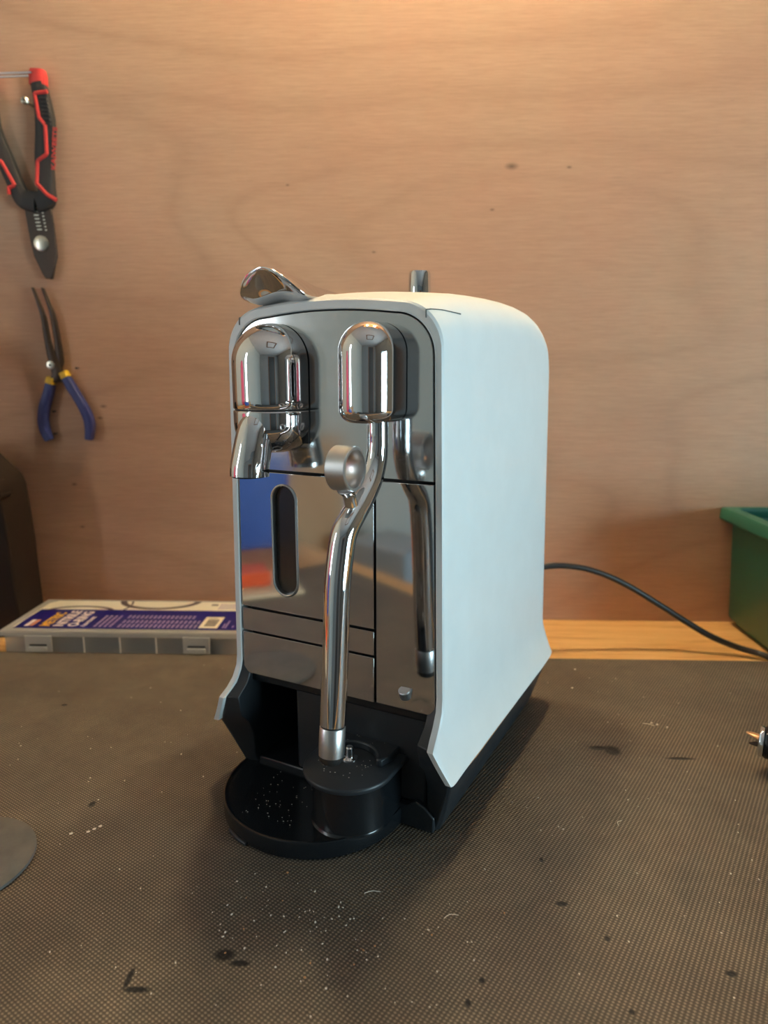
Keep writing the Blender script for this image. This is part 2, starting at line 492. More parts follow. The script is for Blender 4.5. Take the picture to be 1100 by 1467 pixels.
# ------------------------------------------------------------------ room shell
b = BM(); box(b, ROOM_X0 - .06, ROOM_X1 + .06, ROOM_Y1, ROOM_Y1 + 0.03, FLOOR_Z, CEIL_Z)
struct('wall_back', b, M['wall'], smooth=False)
b = BM(); box(b, ROOM_X0 - .06, ROOM_X1 + .06, ROOM_Y0 - .06, ROOM_Y1 + .03, FLOOR_Z - 0.05, FLOOR_Z)
struct('floor', b, M['floor'], smooth=False)
b = BM(); box(b, ROOM_X0 - .06, ROOM_X1 + .06, ROOM_Y0 - .06, ROOM_Y1 + .03, CEIL_Z, CEIL_Z + .05)
struct('ceiling', b, M['ceil'], smooth=False)
def holed_wall(name, x0, x1, win, mat):
    b = BM(); y0, y1, z0, z1 = win
    box(b, x0, x1, ROOM_Y0, y0, FLOOR_Z, CEIL_Z); box(b, x0, x1, y1, ROOM_Y1, FLOOR_Z, CEIL_Z)
    box(b, x0, x1, y0, y1, FLOOR_Z, z0); box(b, x0, x1, y0, y1, z1, CEIL_Z)
    struct(name, b, mat, smooth=False)
def window(name, x, win, nbar):
    y0, y1, z0, z1 = win
    b = BM(); f = 0.045
    box(b, x, x + .04, y0, y0 + f, z0, z1); box(b, x, x + .04, y1 - f, y1, z0, z1)
    box(b, x, x + .04, y0 + f, y1 - f, z0, z0 + f); box(b, x, x + .04, y0 + f, y1 - f, z1 - f, z1)
    o = struct(name, b, M['white'], smooth=False)
    for i in range(nbar):
        a = y0 + f + (y1 - y0 - 2 * f) * i / nbar; c = y0 + f + (y1 - y0 - 2 * f) * (i + 1) / nbar
        b = BM(); box(b, x + .016, x + .022, a + .004, c - .004, z0 + f - .003, z1 - f + .003)
        obj('pane', b, M['pane'], o, smooth=False)
        if i:
            b = BM(); box(b, x + .004, x + .036, a - .012, a + .012, z0 + f - .003, z1 - f + .003)
            obj('glazing_bar', b, M['white'], o, smooth=False)
holed_wall('wall_right', ROOM_X1, ROOM_X1 + 0.06, WIN_R, M['paint'])
holed_wall('wall_left', ROOM_X0 - 0.06, ROOM_X0, WIN_L, M['paint_light'])
window('window_1', ROOM_X1 + 0.012, WIN_R, 2)
window('window_2', ROOM_X0 - 0.052, WIN_L, 1)
b = BM(); box(b, ROOM_X0, ROOM_X1, ROOM_Y0 - .06, ROOM_Y0, FLOOR_Z, CEIL_Z)
struct('wall_front', b, M['paint'], smooth=False)
b = BM(); box(b, 0.15, 0.95, ROOM_Y0, ROOM_Y0 + 0.03, FLOOR_Z, 1.1)
o = struct('door_1', b, M['door_paint'], smooth=False)
b = BM(); box(b, 0.08, 0.15, ROOM_Y0, ROOM_Y0 + .045, FLOOR_Z, 1.17); box(b, 0.95, 1.02, ROOM_Y0, ROOM_Y0 + .045, FLOOR_Z, 1.17)
box(b, 0.15, 0.95, ROOM_Y0, ROOM_Y0 + .045, 1.1, 1.17)
struct('trim_1', b, M['frame_wood'], smooth=False)
b = BM(); fz0, fz1 = CEIL_Z - 0.02, CEIL_Z                       # loft hatch frame mirrored in the two chrome heads
hx0, hx1, hy0, hy1 = -0.15, 0.45, -0.75, -0.15
box(b, hx0, hx1, hy0, hy0 + .06, fz0, fz1); box(b, hx0, hx1, hy1 - .06, hy1, fz0, fz1)
box(b, hx0, hx0 + .06, hy0 + .06, hy1 - .06, fz0, fz1); box(b, hx1 - .06, hx1, hy0 + .06, hy1 - .06, fz0, fz1)
struct('trim_2', b, M['frame_wood'], smooth=False)

# ------------------------------------------------------------------ workbench and mat
BZ = -0.003
wb = empty('workbench', (0, 0, 0), RZ, 'pale wooden workbench top along the plywood wall, under the black mat', 'workbench')
b = BM(); box(b, -1.0, 1.25, 0.06, 0.872, BZ - 0.035, BZ); obj('worktop', b, M['bench'], wb, bevel=0.002)
for x in (-0.95, 1.15):
    for y in (0.1, 0.79):
        b = BM(); box(b, x, x + .07, y, y + .07, FLOOR_Z, BZ - .035); obj('leg', b, M['bench'], wb, smooth=False)
b = BM()
NX, NY = 60, 30
x0, x1, y0, y1 = -0.62, 0.74, 0.10, 0.7365
vs = [[bm_ for bm_ in [b.verts.new((x0 + (x1 - x0) * i / NX, y0 + (y1 - y0) * j / NY, 0))]][0] for j in range(NY + 1) for i in range(NX + 1)]
for j in range(NY):
    for i in range(NX):
        k = j * (NX + 1) + i
        b.faces.new((vs[k], vs[k + 1], vs[k + NX + 2], vs[k + NX + 1]))
ext = bmesh.ops.extrude_face_region(b, geom=list(b.faces))
for v in [g for g in ext['geom'] if isinstance(g, bmesh.types.BMVert)]: v.co.z = BZ + 0.0001
mat_o = obj('rubber_mat', b, M['mat'], None, smooth=False)
mat_o.rotation_euler = (0, 0, RZ)
tag(mat_o, 'black ribbed rubber mat with scorch marks covering the workbench', 'mat')

# ------------------------------------------------------------------ coffee machine
cm = empty('coffee_machine', (-0.1059, 0.4981, 0.0), -0.4782,
           'white and chrome espresso machine with a steam wand, standing on the black mat', 'coffee machine')
CX = 0.0775
def taper(z): return 0.02 * (0.245 - z)
def flare(z): return 0.0095 * max(0.0, (0.082 - z) / 0.0305) ** 1.3
def interp(t, pts):
    if t <= pts[0][0]: return pts[0][1]
    for (a, b_), (c, d) in zip(pts, pts[1:]):
        if t <= c:
            s = (t - a) / (c - a)
            return b_ + (d - b_) * s
    return pts[-1][1]
HW = [(0, .0828), (.004, .0836), (.04, .0860), (.20, .0882), (.228, .0878), (.237, .0862), (.2425, .0820)]
TOP = [(0, .3555), (.006, .3572), (.015, .3595), (.03, .3625), (.05, .3648), (.08, .3666), (.12, .3678), (.15, .3680), (.18, .3672), (.20, .3652), (.215, .3615), (.228, .3540), (.237, .3420), (.2425, .3240)]
def yfront(z):
    """how far the front rim sweeps forward near its foot"""
    if z >= 0.101: return 0.0
    if z >= 0.0744: return -0.0199 * ((0.101 - z) / 0.0266) ** 2.3
    return -0.0199 + 0.0048 * (0.0744 - z) / 0.0217
ZB = 0.0515
ZS = [ZB, .058, .066, .0744, .079, .085, .093, .102, .13, .17, .21, .25, .29]
NARC = 12
def outline(y, hw, top, rad):
    """half-open section, left foot over the top to right foot: (x, z, crown t)"""
    L = []
    for z in ZS: L.append((-(hw + taper(z) + flare(z)), z))
    za = top - rad
    hwa = hw + taper(za)
    for i in range(NARC + 1):
        a = pi - (pi / 2) * i / NARC
        # superellipse corner
        L.append((-hwa + rad + rad * cos(a) , za + rad * sin(a)))
    # gentle crown across the top
    Rr = [(-p[0], p[1]) for p in L[::-1]]
    mid = []
    for i in range(1, 8):
        t = i / 8
        mid.append((L[-1][0] + (Rr[0][0] - L[-1][0]) * t, top + 0.0032 * 4 * t * (1 - t) ))
    return L + mid + Rr
def section(y, hw, top, rad, yoff=0.0, zcut=None):
    pts = []
    wgt = max(0.0, 1 - y / 0.055) ** 2
    for (x, z) in outline(y, hw, top, rad):
        tip = .0026 * max(0.0, (.0744 - z) / .0229) * wgt
        pts.append((CX + x + math.copysign(tip, x), y + yfront(z) * wgt + yoff, z))
    return pts
b = BM()
rings = []
IN = dict(hw=.0775, top=.3508 - .0012, rad=.027)
# inner lip, front rim, then the shell back to its rear wall
rings.append(section(.022, IN['hw'], IN['top'], IN['rad']))
rings.append(section(.0005, IN['hw'], IN['top'], IN['rad']))
rings.append(section(0.0, IN['hw'] + .0007, IN['top'] + .0006, IN['rad']))
rings.append(section(0.0, .0820, .3549, .0295))
for y in (.0012, .004, .008, .015, .025, .04, .06, .09, .12, .15, .175, .195, .208, .218, .226, .232, .237, .2405, .2425):
    rings.append(section(y, interp(y, HW), interp(y, TOP), .0285))
n = len(rings[0])
rv = [[b.verts.new(p) for p in r] for r in rings]
for a_, c_ in zip(rv, rv[1:]):
    for i in range(n - 1): b.faces.new((a_[i], a_[i + 1], c_[i + 1], c_[i]))
for i in range(n // 2):                                         # rear wall
    j = n - 1 - i
    if j - i > 1: b.faces.new((rv[-1][i], rv[-1][i + 1], rv[-1][j - 1], rv[-1][j])) if j - 1 != i + 1 else b.faces.new((rv[-1][i], rv[-1][i + 1], rv[-1][j]))
for side in (0, n - 1):                                        # thickness of the foot of the shell
    pass
sh_o = obj('shell', b, M['white'], cm, ang=28)
K_ = 4 + 5                                                      # the soft crease behind the front edge
for e in sh_o.data.edges:
    a_, c_ = e.vertices
    if K_ * n <= a_ < (K_ + 1) * n and K_ * n <= c_ < (K_ + 1) * n:
        q = min(a_ - K_ * n, n - 1 - a_ + K_ * n)
        if q < len(ZS) + 6: e.use_edge_sharp = True
# the joints beside the top cover
def surf(y, side, k):
    if k != int(k):
        return surf(y, side, int(k)).lerp(surf(y, side, int(k) + 1), k - int(k))
    k = int(k)
    s = section(y, interp(y, HW), interp(y, TOP), .0285)
    idx = len(ZS) + k
    p = s[idx] if side < 0 else s[n - 1 - idx]
    return Vector(p)
for side in (-1, 1):
    b = BM()
    pts = [surf(0.0003, side, 7) + Vector((0, -.0004, -.0046)), surf(0.0003, side, 7) + Vector((0, -.0003, 0.0001)), surf(.004, side, 6.8), surf(.008, side, 6.4), surf(.014, side, 5.8), surf(.022, side, 5.0), surf(.032, side, 4.2)]
    tube(b, pts, [.00045] * 7, 6, 0)
    obj('joint_line', b, M['seam'], cm)
b = BM()                                                        # lamp's warm glint on the right lower edge, added as a copper-coloured strip
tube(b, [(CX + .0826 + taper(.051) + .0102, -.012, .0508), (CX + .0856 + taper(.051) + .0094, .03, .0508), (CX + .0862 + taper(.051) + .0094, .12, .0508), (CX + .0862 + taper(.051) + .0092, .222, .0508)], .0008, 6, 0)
obj('edge_glint', b, M['copper'], cm)

# --- front panels (polished steel), each its own plate with a gap round it
def xl(z): return CX - .0775 - taper(z) + .0012
def xr(z): return CX + .0775 + taper(z) - .0012
Z1, Z2, Z3, Z4, XM = .2451, .1412, .1223, .0887, .1121
g = .0009
arch = []
za = IN['top'] - .001 - .026
al = [(xl(Z1 + g), Z1 + g), (xl(za), za)]
la = arc(xl(za) + .026, za, .026, pi, pi / 2, 10)
ra = arc(xr(za) - .026, za, .026, pi / 2, 0, 10)
crown = [(la[-1][0] + (ra[0][0] - la[-1][0]) * i / 8, la[-1][1] + .0032 * 4 * (i / 8) * (1 - i / 8)) for i in range(1, 8)]
outer = al[:1] + la + crown + ra + [(xr(Z1 + g), Z1 + g)]
b = BM(); plate(b, outer, [], .0006, .006)
obj('upper_panel', b, M['mirror_top'], cm, bevel=.0005, ang=30)
SX, SR, SZ0, SZ1 = .0397, .0110, .1545, .2365
hole = arc(SX, SZ1 - SR, SR, 0, pi, 16) + arc(SX, SZ0 + SR, SR, pi, 2 * pi, 16)
outer = [(xl(Z2 + g), Z2 + g), (XM - g, Z2 + g), (XM - g, Z1 - g), (xl(Z1 - g), Z1 - g)]
b = BM(); plate(b, outer, [hole], .0006, .006)
tank = obj('door_panel', b, M['mirror'], cm, bevel=.0004, ang=30)
b = BM(); lin = hole
rings = []
for k_, (s_, y_) in enumerate(((0, .0002), (.0008, -.0005), (.0015, .0002))):
    rings.append([(SX + (p[0] - SX) * (1 - s_ / SR), y_, (p[1] - (SZ0 + SZ1) / 2) * (1 - s_ / ((SZ1 - SZ0) / 2)) + (SZ0 + SZ1) / 2) for p in hole])
rings.append([(p[0], .006, p[2]) for p in rings[-1]]); rings.append([(p[0], .006, p[2]) for p in rings[0]])
rr = rings + [rings[0]]
loft(b, rr, True, False)
obj('slot_rim', b, M['steel'], tank)
b = BM(); slab(b, [(p[0], p[1]) for p in hole], .0042, .0055)
obj('slot_window', b, M['slot'], tank)
def quad_panel(name, x0a, x0b, x1a, x1b, z0, z1):
    b = BM(); plate(b, [(x0a, z0), (x1a, z0), (x1b, z1), (x0b, z1)], [], .0006, .006)
    return obj(name, b, M['mirror'], cm, bevel=.0005, ang=30)
quad_panel('strip_panel', xl(Z3 + g), xl(Z2 - g), XM - g, XM - g, Z3 + g, Z2 - g)
quad_panel('lower_panel', xl(Z4), xl(Z3 - g), XM - g, XM - g, Z4, Z3 - g)
quad_panel('side_panel', XM + g, XM + g, xr(Z4), xr(Z1 - g), Z4, Z1 - g)
b = BM()                                                        # black carrier seen through the gaps
slab(b, [(CX - .074, .09), (CX + .074, .09), (CX + .074, .318), (CX + .06, .342), (CX - .06, .342), (CX - .074, .318)], .0062, .02)
obj('panel_carrier', b, M['joint'], cm, smooth=False)

# --- brew head, steam head
def dring(cx, r, d, z, back=-.0004, na=28):
    pts = [(cx - r, back, z)]
    for i in range(na + 1):
        a = pi + pi * i / na
        pts.append((cx + r * cos(a), -d + r * sin(a), z))
    pts.append((cx + r, back, z))
    return pts
def dhead(name, cx, r, d, z0, zc, fil, dome, mat, parent):
    b = BM(); rings = []
    if fil:
        for i in range(9):
            a = (pi / 2) * i / 8
            rings.append(dring(cx, r - fil + fil * sin(a) , d, z0 + fil - fil * cos(a)))
    else: rings += [dring(cx, r - .0005, d, z0), dring(cx, r, d, z0 + .0005)]
    for i in range(1, 6): rings.append(dring(cx, r, d, z0 + fil + (zc - z0 - fil) * i / 5 - (0 if dome or i < 5 else .0005)))
    if dome:
        for i in range(1, 16):
            a = (pi / 2) * i / 16
            rings.append(dring(cx, r * cos(a), d, zc + r * sin(a)))
        rings.append(dring(cx, r * .012, d, zc + r))
    else: rings.append(dring(cx, r - .0005, d, zc))
    loft(b, rings)
    return obj(name, b, mat, parent, ang=50)
LX, LR, LD = .0372, .0258, .0060
dhead('brew_head', LX, LR, LD, .2893, .3192, 0, True, M['chrome'], cm)
b = BM(); loft(b, [dring(LX, LR - .0012, LD, .2880), dring(LX, LR - .0012, LD, .2896)]); obj('head_joint', b, M['joint'], cm)
cup = dhead('brew_cup', LX, LR, LD, .2600, .2883, .0195, False, M['chrome'], cm)
b = BM()
tube(b, [(LX + .001, -.010, .2930), (LX + .001, -.0175, .2865), (LX, -.0250, .2745), (LX, -.0300, .2600), (LX, -.0325, .2515), (LX, -.0330, .2465)], [.0045, .0100, .0120, .0126, .0128, .0128], 28, 6, True)
sp = obj('spout', b, M['chrome'], cup, ang=50)
b = BM(); cyl(b, (LX, -.0330, .2461), .0112, .0006, 24); obj('spout_opening', b, M['joint'], cup)
for (hx, hr, hz0, hz1) in ((LX, LR - .0008, .266, .3192), (.1163, .0177, .287, .3250)):
    b = BM(); slab(b, [(hx - hr, hz0), (hx + hr, hz0)] + arc(hx, hz1, hr, 0, pi, 20), -.0008, .0010); obj('head_gasket', b, M['joint'], cm, smooth=False)
SXC, SRD, SDD = .1163, .0185, .0145
dhead('steam_head', SXC, SRD, SDD, .2827, .3250, .0085, True, M['chrome'], cm)

# --- steam wand with its ring grip
wp = [(.1236, -.0166, .2850), (.1236, -.0166, .2760), (.1236, -.0167, .2680), (.1234, -.0186, .2588), (.1230, -.0245, .2478), (.1222, -.0360, .2365), (.1215, -.0455, .2290), (.1203, -.0525, .2205), (.1198, -.0566, .2065), (.1195, -.0599, .1863), (.1195, -.0633, .1441), (.1196, -.0672, .1068)]
wr = [.0064, .0064, .0064, .0066, .0069, .0072, .0075, .0078, .0079, .0079, .0079, .0079]
b = BM(); tube(b, wp, wr, 28, 6); wand = obj('steam_wand', b, M['chrome'], cm)
def along(p, q, t): return tuple(a + (c - a) * t for a, c in zip(p, q))
pa, pb = wp[-1], (.1196, -.0697, .0832)
b = BM(); tube(b, [along(pa, pb, -.02), along(pa, pb, .09)], .0072, 24, 0); obj('tip_joint', b, M['joint'], wand)
b = BM(); tube(b, [along(pa, pb, .05), along(pa, pb, .07), along(pa, pb, .60), along(pa, pb, .80)], [.0076, .0079, .0079, .0077], 28, 0); obj('tip_sleeve', b, M['steel'], wand)
b = BM(); tube(b, [along(pa, pb, .80), along(pa, pb, .92), along(pa, pb, 1.0), along(pa, pb, 1.03)], [.0076, .0072, .0058, .002], 28, 0); obj('tip_cap', b, M['rubber'], wand)
b = BM()
RC, RO, RI = (.1212, -.0515, .2590), .0131, .0108
def rg(x, r): return circ((x, RC[1], RC[2]), r, 40, 'X')
xa, xb_ = RC[0] - .0065, RC[0] + .0065
loft(b, [rg(xa, RI + .0004), rg(xa, RO - .0005), rg(xa + .0006, RO), rg(xb_ - .0006, RO), rg(xb_, RO - .0005), rg(xb_, RI + .0004), rg(xb_ - .0006, RI), rg(xa + .0006, RI), rg(xa, RI + .0004)], True, False)
ring = obj('wand_ring', b, M['steel'], wand)
b = BM(); tube(b, [(RC[0], -.0500, .2472), (RC[0] + .0002, -.0478, .2425), (RC[0] + .0004, -.0450, .2345)], [.0062, .0040, .0042], 20, 4); obj('ring_stem', b, M['chrome'], wand)

# --- small stud on the side panel
b = BM()
c0 = Vector((.1352, .0015, .0985)); dv = Vector((0, -.42, .91)).normalized()
tube(b, [c0, c0 + dv * .0058, c0 + dv * .0064], [.0043, .0043, .0038], 20, 0)
obj('stud', b, M['steel'], cm)

# --- black lower body: floor, side skirts, bay, station, drip tray
b = BM()
box(b, .0045, .1505, .006, .228, .0008, .017)
obj('base_floor', b, M['black'], cm, bevel=.0015)
def skirt(side):
    b = BM()
    zl = [0.0008, .006, .020, .036, .0495, .058, .066, .0744, .082, .090, .100]
    rings = []
    for z in zl:
        if z <= .0495: xo = .0808 + .0156 * (z / .0495) ** 0.9
        else: xo = .0812 + taper(z) + flare(z) - .0006
        yf = interp(z, [(0, .0055), (.012, .0035), (.036, -.0065), (.0495, -.0120), (.0744, -.0175), (.079, -.0115), (.084, -.0035), (.1, .002)])
        xi = .0735 if z > .018 else .071
        mid = (xi + xo) / 2
        rec = .0065 if .022 < z < .058 else 0.0                  # the recessed side of the front post
        r_ = [(CX + side * xi, yf + .003 + rec, z), (CX + side * (xo - .003), yf + rec * .3, z), (CX + side * xo, yf + .003, z), (CX + side * (xo + .0006), .228, z), (CX + side * xi, .228, z)]
        rings.append(r_)
    loft(b, rings)
    return obj('skirt', b, M['black_satin'], cm, bevel=.0007)
skirt(-1); skirt(1)
b = BM(); box(b, .006, .149, .062, .226, .0175, .0875); obj('bay_back', b, M['black_matt'], cm, bevel=.001)
b = BM(); slab(b, [(.0420, .0175), (.1495, .0175), (.1505, .0884), (.0420, .0884)], .0055, .0615); obj('bay_block', b, M['black_satin'], cm, bevel=.0025)
b = BM(); slab(b, [(.002, .0815), (.153, .0815), (.1535, .0884), (.002, .0884)], .0035, .0615); obj('bay_lintel', b, M['black'], cm, bevel=.001)
b = BM(); slab(b, [(.112, .0008), (.1565, .0008), (.157, .012), (.150, .0185), (.143, .0215), (.136, .0165), (.112, .0165)], .0015, .03); obj('foot_bracket', b, M['black_satin'], cm, bevel=.001)

tr = BM(); TC = (.0635, .0003)
lathe(tr, (TC[0], TC[1], 0), [(.001, .0008), (.0672, .0006), (.0684, .0018), (.0690, .0125), (.0685, .0138), (.0673, .0140), (.0666, .0132), (.0648, .0128), (.001, .0126)], 72)
tray = obj('drip_tray', tr, M['black'], cm, ang=40)
tb = BM(); a_ = R(-103)
for k_ in range(5): pass
pts = [(TC[0] + .0686 * cos(a), TC[1] + .0686 * sin(a), .0014) for a in (R(-120), R(-114), R(-108), R(-102))]
tube(tb, pts, [.0012, .0016, .0016, .0012], 10, 3); obj('tray_clip', tb, M['black_satin'], tray)

def stadium(cx, cy, r, yb, n=26, rb=.004):
    p = [(cx + r * cos(a), cy + r * sin(a)) for a in [pi + pi * i / n for i in range(n + 1)]]
    p += [(cx + r - rb + rb * cos(a), yb - rb + rb * sin(a)) for a in [(pi / 2) * i / 5 for i in range(6)]]
    p += [(cx - r + rb + rb * cos(a), yb - rb + rb * sin(a)) for a in [pi / 2 + (pi / 2) * i / 5 for i in range(6)]]
    return p
STX, STY = .1040, -.0200
b = BM(); loft(b, [[(x, y, z) for x, y in stadium(STX, STY, r, .044)] for r, z in ((.0278, .0128), (.0268, .0140), (.0264, .0150), (.0264, .0475))])
st = obj('station', b, M['black'], cm, ang=40)
b = BM(); loft(b, [[(x, y, z) for x, y in stadium(STX, STY - .002, r, .046)] for r, z in ((.0275, .0474), (.0308, .0482), (.0314, .0500), (.0310, .0516), (.0302, .0522))])
lid = obj('station_lid', b, M['black_satin'], cm, ang=40)
poly = [(.1290, .045), (.1290, -.006), (.1255, -.0165)]
poly += [(.1030 + .0195 * cos(a), -.0215 + .0195 * sin(a)) for a in [R(14) + R(152) * i / 16 for i in range(17)]]
poly += [(.0810, -.0165), (.0780, -.006), (.0780, .045)]
b = BM(); prism(b, poly, .0520, .0578); obj('lid_pad', b, M['black_satin'], lid, bevel=.0012)
b = BM(); lathe(b, (.1010, -.0160, .0520), [(.0058, 0), (.0056, .0012), (.0030, .0020), (.0028, .0085), (.0022, .0092), (.0001, .0093)], 20); obj('sensor_pin', b, M['chrome'], lid)

# --- lever on the top
b = BM()
LV = [(.110, .3702, .0050, .0005, .0375), (.085, .3715, .0065, .0010, .0372), (.065, .3728, .0090, .0030, .0368), (.050, .3738, .0130, .0055, .0365), (.036, .3750, .0180, .0085, .0362), (.022, .3770, .0245, .0140, .0372), (.010, .3786, .0268, .0172, .0372), (.002, .3796, .0272, .0180, .0372), (-.004, .3800, .0258, .0165, .0371), (-.009, .3800, .0218, .0118, .0371), (-.012, .3799, .0165, .0068, .0371), (-.0140, .3798, .0095, .0022, .0371)]
NL = 20
rings = []
for (y, z, hw, dr, cx) in LV:
    up, dn = [], []
    for i in range(NL + 1):
        t = -1 + 2 * i / NL
        zz = z - dr * (abs(t) ** 2.0)
        yy = y
        up.append((cx + hw * t, yy, zz))
        dn.append((cx + (hw - .0009) * t, yy, zz - .0012 - min(.0165, 1.15 * max(0.0, y + .0125)) * (1 - abs(t) ** 3) * min(1.0, hw / .02)))
    rings.append(up + dn[::-1])
loft(b, rings)
obj('lever', b, M['chrome'], cm, ang=60, subsurf=1)
b = BM(); lathe(b, (.0790, .140, .3715), [(.0001, 0), (.0092, 0), (.0088, .0195), (.0080, .0212), (.0060, .0216), (.0001, .0214)], 32); obj('dial', b, M['chrome'], cm, ang=40)

# --- power cord leaving the rear
inv = (Matrix.Translation(Vector((-0.1059, 0.4981, 0))) @ Matrix.Rotation(-0.4782, 4, 'Z')).inverted()
def tl(x, y, z): return tuple(inv @ Vector((x, y, z)))
b = BM()
tube(b, [tl(.105, .715, .075), tl(.150, .748, .090), tl(.1785, .757, .0985), tl(.2110, .760, .0985), tl(.2440, .762, .0905), tl(.2770, .763, .0755), tl(.3120, .762, .0545), tl(.3450, .758, .0340), tl(.3750, .752, .0170), tl(.4030, .744, .0070), tl(.422, .733, .0040), tl(.428, .715, .0036), tl(.434, .68, .0036), tl(.46, .645, .0036), tl(.52, .625, .0036), tl(.60, .62, .0036), tl(.72, .595, .0037), tl(.80, .57, .0037), tl(.88, .51, .0037), tl(1.0, .40, .0037), tl(1.15, .25, .0037)], .0035, 14, 6)
obj('power_cord', b, M['cable'], cm)
b = BM(); tube(b, [tl(.085, .700, .070), tl(.110, .718, .0765)], .0055, 12, 0); obj('cord_socket', b, M['black_satin'], cm)

# ------------------------------------------------------------------ organizer box
ob = empty('organizer_box', tuple(RM @ room_pt(-0.2955, 0.8005, BZ)), RZ,
           'clear plastic compartment box with a navy and cream label, left of the coffee machine', 'organizer box')
BW, BD, BH = .1400, .0560, .0295                       # half width, half depth, height
b = BM(); t = .0014
box(b, -BW + .004, BW - .004, -BD + .003, BD - .003, .0004, .0018)
box(b, -BW + .004, BW - .004, -BD + .003, -BD + .003 + t, .0018, .0235); box(b, -BW + .004, BW - .004, BD - .003 - t, BD - .003, .0018, .0235)
box(b, -BW + .004, -BW + .004 + t, -BD + .003 + t, BD - .003 - t, .0018, .0235); box(b, BW - .004 - t, BW - .004, -BD + .003 + t, BD - .003 - t, .0018, .0235)
obj('body', b, M['clear_thin'], ob, smooth=False)
b = BM()
outer_ = [(-BW, -BD), (BW, -BD), (BW, BD), (-BW, BD)]
box(b, -BW, BW, -BD, BD, .0275, .0290)
box(b, -BW, BW, -BD, -BD + .0016, .0222, .0275); box(b, -BW, BW, BD - .0016, BD, .0222, .0275)
box(b, -BW, -BW + .0016, -BD + .0016, BD - .0016, .0222, .0275); box(b, BW - .0016, BW, -BD + .0016, BD - .0016, .0222, .0275)
lid_o = obj('lid', b, M['clear'], ob, smooth=False, bevel=.0005)
xs_div = [-BW + .012 + i * .0416 for i in range(1, 6)]
for x in xs_div:
    b = BM(); box(b, x - .0009, x + .0009, -BD + .0028, BD - .0046, .0018, .0225); obj('divider', b, M['divider'], ob, smooth=False)
b = BM(); box(b, -BW + .006, BW - .006, -.0006, .0006, .0018, .0225); obj('divider', b, M['divider'], ob, smooth=False)
for x in (-BW + .045, BW - .054):
    b = BM(); box(b, x - .0155, x + .0155, -BD - .0022, -BD - .0002, .0045, .0240)
    la_ = obj('latch', b, M['clear'], ob, bevel=.0006)
    b = BM(); box(b, x - .0105, x + .0105, -BD - .0052, -BD - .0024, .0065, .0115); obj('latch_tab', b, M['clear'], la_, bevel=.0008)
    b = BM(); box(b, x - .0100, x + .0100, -BD - .0026, -BD - .00215, .0122, .0140); obj('latch_slot', b, M['joint'], la_, smooth=False)
# label with its print
lab_z = .0291
b = BM(); prism(b, [(-BW + .014, -BD + .008), (BW - .012, -BD + .008), (BW - .008, -BD + .012), (BW - .008, BD - .006), (-BW + .018, BD - .006), (-BW + .010, BD - .016), (-BW + .010, -BD + .012)], lab_z, lab_z + .0003)
lb = obj('label', b, M['insert_cream'], ob, smooth=False)
BL0, BL1 = -BD + .008, BD - .040
b = BM(); prism(b, [(-BW + .012, BL0), (BW - .012, BL0), (BW - .0085, BL0 + .004), (BW - .0085, BL1), (-BW + .012, BL1)], lab_z + .0003, lab_z + .0005)
obj('navy_band', b, M['label_blue'], lb, smooth=False)
LH = BL1 - BL0
def vtext(s, size, mat, x, y, nm, bold=.0, sx=1.0):
    m = Matrix.Translation((x, y, lab_z + .0006)) @ Matrix.Rotation(pi / 2, 4, 'Z')
    return text(nm, s, size, mat, lb, m, .00005, bold, sx)
vtext('METRIC', .0165, M['print_yellow'], -BW + .050, BL0 + .006, 'printed_word', .0006, 0.82)
vtext('NITRILE', .0165, M['print_white'], -BW + .066, BL0 + .006, 'printed_word', .0006, 0.92)
vtext('O-RING', .0165, M['print_white'], -BW + .082, BL0 + .006, 'printed_word', .0006, 0.88)
vtext('Assortment', .0085, M['print_white'], -BW + .092, BL0 + .006, 'printed_word', .0002, 0.8)
b = BM(); box(b, -BW + .021, -BW + .026, BL0 + .006, BL0 + .027, lab_z + .0005, lab_z + .00065); obj('printed_bar', b, M['print_white'], lb, smooth=False)
b = BM(); box(b, -BW + .027, -BW + .031, BL0 + .006, BL0 + .027, lab_z + .0005, lab_z + .00065); obj('printed_bar', b, M['print_orange'], lb, smooth=False)
b = BM()
for i in range(4):
    for y_ in range(6):
        y0 = BL0 + .006 + y_ * .0065
        box(b, -BW + .102 + i * .006, -BW + .1045 + i * .006, y0, y0 + .0052, lab_z + .0005, lab_z + .00062)
for i in range(18):
    x = -BW + .130 + i * .0052
    for y0, y1_ in ((.005, .016), (.019, .029), (.035, .046)):
        if i > 15 and y0 > .03: continue
        for k_ in range(3):
            dy = (y1_ - y0) / 3
            box(b, x, x + .0026, BL0 + y0 + dy * k_, BL0 + y0 + dy * (k_ + .8), lab_z + .0005, lab_z + .00062)
o = obj('printed_lines', b, M['print_pale'], lb, smooth=False); o['kind'] = 'stuff'
b = BM(); box(b, BW - .056, BW - .034, BL0 + .005, BL0 + .042, lab_z + .0005, lab_z + .0006); obj('barcode_field', b, M['label_cream'], lb, smooth=False)
b = BM(); yb = BL0 + .011
for i in range(13):
    wd = (.0009, .0016, .0006)[i % 3]
    box(b, BW - .051, BW - .038, yb, yb + wd, lab_z + .0006, lab_z + .00068); yb += wd + .0007
box(b, BW - .051, BW - .041, BL0 + .036, BL0 + .0375, lab_z + .0006, lab_z + .00068)
obj('barcode', b, M['print_brown'], lb, smooth=False)
b = BM()
for (x, y0, y1_) in ((.029, .006, .020), (.026, .006, .03), (.018, .008, .014), (.015, .032, .043)):
    box(b, BW - x, BW - x + .0018, BL0 + y0, BL0 + y1_, lab_z + .0005, lab_z + .00062)
obj('printed_lines', b, M['print_pale'], lb, smooth=False)
